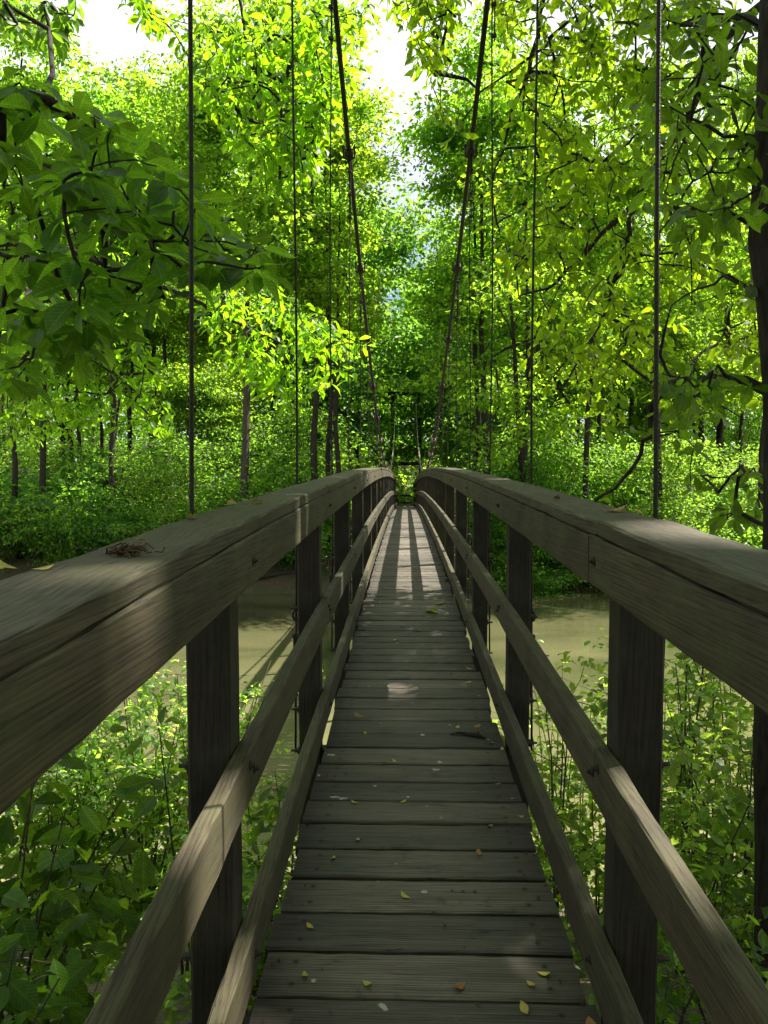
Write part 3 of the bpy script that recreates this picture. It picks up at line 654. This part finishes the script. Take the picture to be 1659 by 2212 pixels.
for t_ in [o for o in C.objects if o.get('category') == 'tree' and o.name.startswith('bank_tree')]:
    if t_.location.x < 7: continue
    for ch in t_.children:                  # leaves cut away along sun rays so flecks fall on set spots
        if not ch.name.startswith('crown'): continue
        me = ch.data; V = np.zeros(len(me.vertices) * 3, np.float32); me.vertices.foreach_get('co', V); V = V.reshape(-1, 4, 3)
        Mw = np.array(t_.matrix_world); c_ = V.mean(1) @ Mw[:3, :3].T + Mw[:3, 3]; d_ = np.array(sdir); ok = np.ones(len(c_), bool)
        for q, r_ in GAPS:
            v = c_ - q; ok &= np.linalg.norm(v - (v @ d_)[:, None] * d_, axis=1) > r_
        V = V[ok]; mb = MB(); mb.add(V.reshape(-1, 3), np.arange(len(V) * 4).reshape(-1, 4)); ch.data = mb.mesh('crown', me.materials[0])
# close branch, left, in shade
tp, tr = trunk_line(-3.7, 1.4, CZ + 9, (.2, .1), 9, 1, .16, .06)
dark = [(0, 170), (120, 190), (330, 330), (500, 470), (615, 520), (595, 600), (480, 600), (420, 550), (330, 690), (180, 770), (80, 830), (0, 840)]
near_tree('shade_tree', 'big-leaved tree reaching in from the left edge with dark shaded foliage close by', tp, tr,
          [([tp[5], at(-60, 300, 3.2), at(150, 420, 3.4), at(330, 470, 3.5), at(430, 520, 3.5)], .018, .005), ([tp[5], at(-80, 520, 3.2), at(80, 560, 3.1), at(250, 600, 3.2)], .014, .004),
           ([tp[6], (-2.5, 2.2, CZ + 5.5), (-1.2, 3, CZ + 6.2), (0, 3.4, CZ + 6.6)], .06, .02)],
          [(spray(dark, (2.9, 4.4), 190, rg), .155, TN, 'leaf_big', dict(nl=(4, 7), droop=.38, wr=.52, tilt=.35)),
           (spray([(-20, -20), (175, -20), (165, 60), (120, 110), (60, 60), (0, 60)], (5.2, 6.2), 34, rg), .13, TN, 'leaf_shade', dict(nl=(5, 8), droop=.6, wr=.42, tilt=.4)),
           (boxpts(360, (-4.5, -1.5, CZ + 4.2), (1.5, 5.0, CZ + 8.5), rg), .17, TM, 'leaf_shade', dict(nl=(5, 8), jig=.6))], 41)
# bright tree, left middle distance
tp, tr = trunk_line(-8.6, 9.2, CZ + 11, (.8, .6), 9, 2, .24, .08)
up = [(250, -60), (330, 60), (805, 0), (770, 120), (700, 300), (650, 450), (600, 470), (520, 330), (430, 210), (390, 90)]
mid = [(430, 620), (560, 600), (700, 680), (785, 740), (765, 790), (665, 885), (560, 830), (450, 740)]
low = [(0, 640), (200, 650), (330, 760), (375, 930), (300, 920), (180, 920), (60, 960), (0, 900)]
gap = [(60, 250), (420, 330), (560, 520), (500, 640), (300, 700), (0, 660)]
bw = dict(nl=(5, 8), droop=.7, wr=.38, tilt=.45, jig=.25)
near_tree('hickory_tree', 'sunlit yellow-green tree overhanging the river on the left, drooping leaf clusters beside the cables', tp, tr,
          [([tp[7], at(100, -260, 10), at(330, -170, 10), at(505, -40, 10), at(545, 130, 10), at(560, 260, 10), at(640, 360, 10)], .04, .007), ([tp[4], at(100, 520, 10), at(400, 640, 10), at(520, 700, 10), at(690, 780, 10)], .05, .006),
           ([tp[3], at(-40, 620, 9.4), at(120, 720, 9.4), at(300, 850, 9.3)], .04, .006)],
          [(spray(up, (8.3, 12), 760, rg, 26), .17, TM, 'leaf_bright', bw), (spray(mid, (9, 11), 230, rg, 14), .16, TM, 'leaf_bright', bw),
           (spray(low, (8.6, 10.4), 300, rg, 16), .15, TM, 'leaf_bright', bw), (spray(gap, (11, 13.5), 150, rg, 12), .15, TM, 'leaf_bright', bw),
           ], 42, tip=.0035)
# right tree whose trunk fills the right edge
tp = np.array([at(1676, 2330, 4.0), at(1674, 2000, 4.0), at(1668, 1600, 4.0), at(1690, 1150, 4.0), at(1688, 850, 4.0), at(1672, 650, 4.0), at(1652, 520, 4.0), at(1668, 300, 4.0), at(1672, 60, 4.0), at(1690, -300, 4.1), at(1700, -900, 4.2), at(1720, -1900, 4.4), at(1700, -3000, 4.6)])
tr = np.array([.11, .095, .09, .088, .086, .085, .083, .08, .075, .07, .06, .045, .025])
rt = [(1420, 0), (1660, 0), (1660, 1120), (1560, 1130), (1490, 1000), (1430, 820), (1370, 620), (1400, 400), (1380, 150)]
rw = dict(nl=(4, 7), droop=.55, wr=.45, tilt=.4, jig=.2)
near_tree('pawpaw_tree', 'dark-trunked tree standing at the right edge beside the handrail', tp, tr,
          [([tp[4], at(1560, 812, 4.2), at(1440, 830, 4.5), at(1405, 900, 4.6), at(1395, 960, 4.6), at(1330, 1050, 4.7), at(1282, 1086, 4.8)], .028, .007),
           ([tp[5], at(1560, 600, 4.3), at(1450, 660, 4.6)], .012, .004), ([tp[7], at(1560, 330, 4.3), at(1470, 420, 4.5), at(1420, 520, 4.7)], .012, .004), ([tp[8], at(1590, 40, 4.4), at(1500, 60, 4.7), at(1400, 64, 5), at(1330, 48, 5.2)], .02, .008),
           ([tp[9], (2.2, 4.4, CZ + 4.5), (1.2, 4.8, CZ + 5.2), (.2, 5, CZ + 5.6)], .04, .015)],
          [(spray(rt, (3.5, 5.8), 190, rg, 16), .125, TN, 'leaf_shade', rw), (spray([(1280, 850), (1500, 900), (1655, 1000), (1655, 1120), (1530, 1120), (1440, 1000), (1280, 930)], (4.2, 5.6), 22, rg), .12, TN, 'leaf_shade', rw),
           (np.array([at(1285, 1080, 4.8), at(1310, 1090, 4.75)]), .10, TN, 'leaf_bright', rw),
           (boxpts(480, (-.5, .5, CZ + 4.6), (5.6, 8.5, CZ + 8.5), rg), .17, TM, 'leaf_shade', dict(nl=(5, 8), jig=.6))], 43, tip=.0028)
# right overhanging tree
tp, tr = trunk_line(6.4, 9.0, CZ + 11, (-.6, .2), 9, 4, .22, .08)
hang = [(830, -40), (1560, -40), (1500, 200), (1400, 300), (1330, 470), (1230, 620), (1160, 640), (1080, 540), (960, 490), (1000, 330), (930, 210), (900, 110), (840, 50)]
near_tree('overhanging_tree', 'backlit yellow-green tree hanging its leafy limbs over the right side of the bridge', tp, tr,
          [([tp[6], at(1550, 90, 8.6), at(1500, 230, 8.5), at(1370, 440, 8.4), at(1250, 560, 8.3), at(1190, 620, 8.2), at(1120, 640, 8.2)], .055, .008), ([at(1370, 450, 8.4), at(1345, 560, 8.2), at(1300, 700, 8.0), at(1190, 880, 7.8)], .03, .006),
           ([tp[7], at(1300, -120, 8.5), at(1180, -20, 8.4), at(1150, 130, 8.3), at(1100, 260, 8.2), at(1060, 420, 8.2)], .045, .007), ([at(1150, 120, 8.3), at(1040, 200, 8.6), at(980, 300, 8.8)], .015, .005)],
          [(clear(spray(hang, (6.8, 9.4), 780, rg, 28)), .15, TM, 'leaf_bright', bw), (spray([(1140, 660), (1330, 580), (1400, 760), (1330, 900), (1200, 900), (1150, 800)], (7, 9), 100, rg, 10), .15, TM, 'leaf_bright', bw),
           (spray([(1280, 300), (1659, 200), (1659, 900), (1400, 900)], (7, 9.5), 220, rg, 16), .15, TM, 'leaf_bright', bw),
           (boxpts(600, (4.6, 4.6, CZ + 5.6), (7.4, 10.8, CZ + 10.5), rg), .17, TM, 'leaf_bright', dict(nl=(5, 8), jig=.6))], 44, tip=.003)

# ------------------------------------------------------------------ shrubs of the near bank
def stem_shrub(name, label, base, nst, H, spread, L, T, mat, seed, ntw=9, nl=(4, 7), wr=.5, lean=(0, 0), droop=.3, tip=.0022, group=None, bush=.16, start=.3):
    rng = np.random.default_rng(seed); root = empty(name, base); mb = MB(); lv = MB()
    for k in range(nst):
        a = rng.uniform(0, 6.283); h = H * rng.uniform(.65, 1.05); sp = spread * rng.uniform(.2, 1)
        n = 8; t = np.linspace(0, 1, n); p = np.stack([math.cos(a) * sp * t ** 1.3 + lean[0] * t + np.cumsum(rng.normal(0, .015, n)), math.sin(a) * sp * t ** 1.3 + lean[1] * t + np.cumsum(rng.normal(0, .015, n)), h * t - .05], -1)
        r = .011 * (H / 2) ** .5 * (1 - .8 * t) + .001; mb.tube(p, r, 5)
        q = rng.uniform(start, 1, ntw); c = np.stack([np.interp(q, t, p[:, i]) for i in range(3)], -1) + rng.normal(0, 1, (ntw, 3)) * (bush, bush, bush * .5)
        skeleton(p[2:], [-1] * (n - 2), r[2:], c, rng, tip * .7, .5, 4, mb, .008, .05, .06)
        whorls(lv, T, c, L, rng, nl=nl, droop=droop, wr=wr, tilt=.3, jig=.35)
    mb.build('stem', M['twig'], root, True); lv.build('foliage', M[mat], root, True)
    return tag(root, label, 'shrub', group)
def gpt(px, y): x = at(px, 1500, y)[0]; return (x, y, float(gz(x, y)) - .02)
stem_shrub('spicebush', 'large-leaved green shrub in the lower left below the handrail', (-1.75, 3.1, float(gz(-1.75, 3.1))), 11, 1.5, .75, .16, TN, 'leaf_big', 61, 11, (3, 6), .5, bush=.2)
stem_shrub('spicebush', 'shaded large-leaved shrub at the bottom left corner', (-1.45, 2.3, float(gz(-1.45, 2.3))), 9, .9, .5, .15, TN, 'leaf_big', 62, 9, (3, 6), .5, bush=.16)
stem_shrub('spicebush', 'big-leaved sprig at the far left poking above the left handrail', (-2.35, 3.4, float(gz(-2.35, 3.4))), 3, 2.6, .35, .14, TN, 'leaf_big', 63, 6, (3, 6), .5, bush=.14, start=.5)
stem_shrub('umbrella_sapling', 'sapling with umbrella leaf whorls behind the nearest left post', (*gpt(610, 5.2)[:2], gpt(610, 5.2)[2]), 4, 1.75, .3, .15, TN, 'leaf_big', 64, 6, (6, 9), .36, bush=.14, droop=.25)
stem_shrub('umbrella_sapling', 'sapling with whorled leaves left of the nearest left post', gpt(400, 5.0), 4, 2.2, .3, .14, TN, 'leaf_big', 65, 6, (6, 9), .36, bush=.14, droop=.25)
for k, (px, y, H) in enumerate([(180, 8.6, 3.0), (310, 8.3, 3.2), (420, 8.8, 3.1), (90, 8.0, 2.8)]):
    stem_shrub('bank_shrub', 'fine-leaved sunlit shrub ' + ['behind the far left handrail', 'under the middle of the left handrail', 'against the nearest left post', 'in the lower left at the frame edge'][k], gpt(px, y), 14, H, .9, .105, TM, 'leaf_shrub', 70 + k, 40, (5, 8), .5, bush=.24, start=.12, group='sunlit shrubs on the left bank')
for k, (px, y, H) in enumerate([(660, 6.6, 1.9), (560, 4.2, 1.2)]):
    stem_shrub('bank_shrub', 'green shrub between the left posts ' + ['behind the second post', 'under the middle rail'][k], gpt(px, y), 9, H, .5, .08, TM, 'leaf_shrub', 80 + k, 34, (5, 8), .5, bush=.15, group='shrubs beside the left posts')
rs = [(1190, 7.4, 2.6, 'under the right railing next to the deck edge'), (1250, 8.2, 2.6, 'between the two right posts by the water'), (1290, 6.2, 1.5, 'low behind the nearest right post'), (1440, 6.8, 2.7, 'just right of the nearest right post'),
      (1520, 6.0, 2.3, 'between the nearest right post and the right trunk'), (1580, 7.2, 2.9, 'in front of the bright water near the right trunk'), (1620, 5.0, 1.9, 'at the foot of the right trunk'), (1480, 4.8, 1.4, 'low beside the right post in shade')]
for k, (px, y, H, wd) in enumerate(rs):
    stem_shrub('bank_shrub', 'thin-stemmed leafy shrub ' + wd, gpt(px, y), 6, H, .6, .095, TM, 'leaf_shrub', 90 + k, 32, (4, 7), .55, bush=.26, start=.12, tip=.0016, group='thin-stemmed shrubs on the right bank')
for k, (px, y, H, wd) in enumerate([(1200, 6.4, 3.1, 'between the two nearest right posts'), (1480, 6.0, 3.0, 'against the river beyond the nearest right post')]):
    stem_shrub('maple_sapling', 'light green sapling with layered level branches ' + wd, gpt(px, y), 3, H, .4, .10, TM, 'leaf_shrub', 120 + k, 34, (5, 9), .62, bush=.42, droop=.15, start=.35, group='layered saplings on the right bank')
for k, (px, y, H, wd) in enumerate([(1560, 3.4, .8, 'at the right edge below the middle rail'), (1440, 3.1, .6, 'at the bottom right behind the lowest rail')]):
    stem_shrub('bank_seedling', 'broad-leaved seedling ' + wd, gpt(px, y), 6, H, .4, .09, TN, 'leaf_big', 110 + k, 6, (3, 6), .55, bush=.12, group='seedlings on the right bank')
cover(9000, (-6, 7), (-1, 8.2), .32, .075, M['leaf_shrub'], 'ground_cover', 9, TM)

# ------------------------------------------------------------------ fallen leaves and litter on the bridge
M['fallen'] = leafmat('fallen_leaf_yellow', (.50, .42, .10), (.4, .34, .06), .6, .1, .25, .6)
M['fallen_tan'] = leafmat('fallen_leaf_tan', (.34, .20, .07), (.2, .12, .03), .3, .1, .2, .7)
M['fallen_green'] = leafmat('fallen_leaf_green', (.16, .30, .05), (.3, .45, .05), .3, .1, .4, .5)
def on_deck(px, py, top=0., x_=None):
    lo = 1.0
    for y in np.linspace(1.2, 30, 2400):
        if at(px, py, y)[2] <= dk(y) + top: return at(px, py, y)
def litter(px, py, L, mat, label, top=0., ratio=.55, name='fallen_leaf', cat='leaf', stand=0.):
    p = on_deck(px, py, top); a = R.uniform(0, 6.28); mb = MB()
    put_leaves(mb, TN, np.zeros((1, 3)), np.array([(math.cos(a), math.sin(a), stand)]), nrm(np.array([(R.normal(0, .25) + stand, R.normal(0, .25), 1.)])), [L], [L * ratio], [R.uniform(-1.6, -.6)])
    o = mb.build(name, M[mat], None, True); o.location = (p[0], p[1], float(dk(p[1])) + top + .005); return tag(o, label, cat, 'fallen leaves on the bridge')
LT = [(657, 2101, .034, 'fallen', 'yellow leaf on the second nearest plank, left end'), (783, 2122, .036, 'fallen', 'dull yellow leaf left of centre on the second nearest plank'), (1006, 2125, .045, 'fallen_tan', 'narrow brown leaf on the second nearest plank'),
      (1136, 2125, .034, 'fallen', 'folded narrow yellow leaf near the right end of the second nearest plank'), (1158, 2105, .04, 'fallen', 'broad yellow leaf at the right toe board on the second nearest plank'), (1140, 2200, .042, 'fallen', 'yellow leaf at the bottom edge of the photo, right of centre'),
      (1270, 2203, .05, 'fallen_tan', 'tan leaf in the bottom right corner of the deck'), (678, 2014, .034, 'fallen', 'slim yellow leaf on the third nearest plank near the left toe board'), (887, 1948, .042, 'fallen', 'bright yellow leaf in the middle of the deck, fourth plank up'),
      (721, 1853, .034, 'fallen', 'round yellow leaf left of centre beside a dark wet mark'), (1036, 1854, .04, 'fallen_tan', 'curled tan leaf right of centre, five planks up'), (774, 1812, .03, 'fallen', 'small pale yellow leaf left of centre, six planks up'),
      (775, 1738, .036, 'fallen', 'yellow leaf left of centre above the two white spots'), (864, 1735, .03, 'fallen', 'pale yellow leaf in the middle of the deck next to a white spot'), (1065, 1784, .036, 'fallen_tan', 'tan leaf near the right end of a middle plank'),
      (1133, 1766, .034, 'fallen', 'yellow leaf wedged at the right toe board'), (1068, 1697, .03, 'fallen_green', 'pale green leaf scrap near the right end of the planks'), (858, 1648, .03, 'fallen', 'small yellow leaf just left of the deck centre line'),
      (1063, 1605, .032, 'fallen', 'yellow leaf right of the dark twig'), (1086, 1624, .03, 'fallen', 'little yellow leaf by the right toe board below the twig'), (790, 1588, .032, 'fallen', 'yellow leaf left of centre, below the brown leaf crumple'),
      (1021, 1570, .045, 'fallen_tan', 'orange-tan leaf above the dark twig'), (985, 1576, .036, 'fallen', 'pale leaf just left of the orange-tan leaf'), (784, 1552, .07, 'fallen_tan', 'crumpled dark brown leaf left of centre'),
      (1005, 1476, .04, 'fallen', 'yellow leaf right of centre near the sun patch'), (1022, 1446, .05, 'fallen', 'pale yellow leaf at the right toe board beyond the sun patch'), (740, 1460, .09, 'fallen_tan', 'long tan leaf against the left toe board'),
      (870, 1352, .05, 'fallen_tan', 'orange leaf in the middle of the deck farther on'), (850, 1382, .07, 'fallen', 'pale curled leaf in the middle of the deck farther on'), (910, 1362, .06, 'fallen', 'pale flat leaf right of the orange leaf'),
      (932, 1306, .13, 'fallen_green', 'green leaf standing on the deck in the distance'), (925, 1318, .22, 'fallen_green', 'large pale green leaf lying flat on the deck in the distance')]
for px, py, L, mt, lab in LT: litter(px, py, L, mt, lab)
for px, py, L, mt, lab, st in [(42, 1283, .038, 'fallen', 'big yellow leaf lying on the left handrail nearest the camera', .3), (68, 1316, .035, 'fallen', 'small yellow leaf on the left handrail below the big one', 0), (8, 1330, .04, 'fallen', 'yellow leaf scrap at the left edge of the photo', 0),
                           (432, 1110, .10, 'fallen_green', 'bright green leaf standing on the left handrail by the hanger', .8), (415, 1122, .05, 'fallen', 'pale chip on the left handrail by the green leaf', 0), (503, 1092, .06, 'fallen_tan', 'orange-tan leaf on the left handrail', 0), (571, 1087, .06, 'fallen', 'yellow leaf on the inner edge of the left handrail', 0),
                           (318, 1171, .03, 'fallen_tan', 'tiny orange leaf on the left handrail', 0), (1195, 1079, .05, 'fallen_tan', 'dark curled leaf on the right handrail', 0), (1305, 1107, .07, 'fallen_tan', 'oval tan seed cone lying on the right handrail', 0), (1380, 1110, .05, 'fallen', 'pale narrow leaf on the outer edge of the right handrail', 0)]:
    litter(px, py, L, mt, lab, 1.30, stand=st)
def clump(px, py, n, L, mat, label, top, name, cat, sx=(.03, .016, .006)):
    p = on_deck(px, py, top); mb = MB(); rng = np.random.default_rng(int(px))
    for _ in range(n):
        c = rng.normal(0, 1, 3) * sx; c[2] = abs(c[2]) + .004; d = nrm(rng.normal(0, 1, 3) * (1, 1, .4)) * L * rng.uniform(.4, 1); mb.tube([c - d / 2, c + rng.normal(0, .003, 3), c + d / 2], .0016, 4)
    o = mb.build(name, M[mat]); o.location = (p[0], p[1], float(dk(p[1])) + top); return tag(o, label, cat)
M['debris'] = simple('dry_debris', (.03, .02, .012), (.09, .055, .03), 50, .9)
clump(275, 1200, 60, .03, 'debris', 'clump of brown plant debris on the left handrail', 1.30, 'debris_clump', 'debris')
mb = MB(); mb.tube([(-.09, 0, .006), (-.04, .012, .012), (.0, .0, .008), (.05, -.02, .012), (.085, -.05, .006)], [.003, .006, .011, .012, .006], 7, .1); mb.tube([(-.04, .012, .012), (-.06, .04, .006)], .003, 5); mb.tube([(.02, -.005, .01), (.06, .02, .012)], .004, 5)
o = mb.build('fallen_twig', M['bark_dark'], None, True); p = on_deck(1010, 1590); o.location = (p[0], p[1], float(dk(p[1]))); tag(o, 'short dark gnarled twig lying near the right side of the deck', 'twig')

# crumbs of dead leaf gathered along the toe boards
rng = np.random.default_rng(77); n = 420; y = rng.uniform(1.2, 16, n); x = np.where(rng.uniform(0, 1, n) < .5, -1, 1) * (.44 - np.abs(rng.normal(0, .035, n)))
k = rng.uniform(0, 1, n) < .3; x[k] = rng.uniform(-.43, .43, k.sum()); mb = MB(); L = rng.uniform(.006, .02, n)
put_leaves(mb, TM, np.stack([x, y, dk(y) + .004], -1), nrm(rng.normal(0, 1, (n, 3)) * (1, 1, .15)), nrm(np.array((0, 0, 1.)) + rng.normal(0, .35, (n, 3))), L, L * .6)
tag(mb.build('leaf_litter', M['debris']), kind='stuff')
# driftwood and fallen logs on the far bank
for px, y, ln, rz, lab in [(590, 34.6, 3.2, .2, 'grey fallen log lying at the far waterline left of the bridge'), (1215, 34.9, 2.6, -.5, 'dark fallen log at the far waterline right of the bridge'), (330, 37.5, 4.5, .9, 'fallen trunk leaning on the left far bank'), (1560, 37, 3.6, -.8, 'fallen pale trunk on the right far bank')]:
    x = xat(px, y); mb = MB(); n = 9; t = np.linspace(-.5, .5, n); mb.tube(np.stack([t * ln, .12 * np.sin(t * 7), .05 * np.cos(t * 5)], -1), .13 - .07 * np.abs(t + .1), 9, .07)
    mb.tube([(ln * .2, 0, 0), (ln * .28, .2, .45), (ln * .3, .25, .8)], [.05, .035, .015], 6)
    o = mb.build('fallen_log', M['bark'], None, True); o.location = (x, y, float(gz(x, y)) + .1); o.rotation_euler = (R.uniform(-.4, .4), R.uniform(-.12, .12), rz); tag(o, lab, 'log')
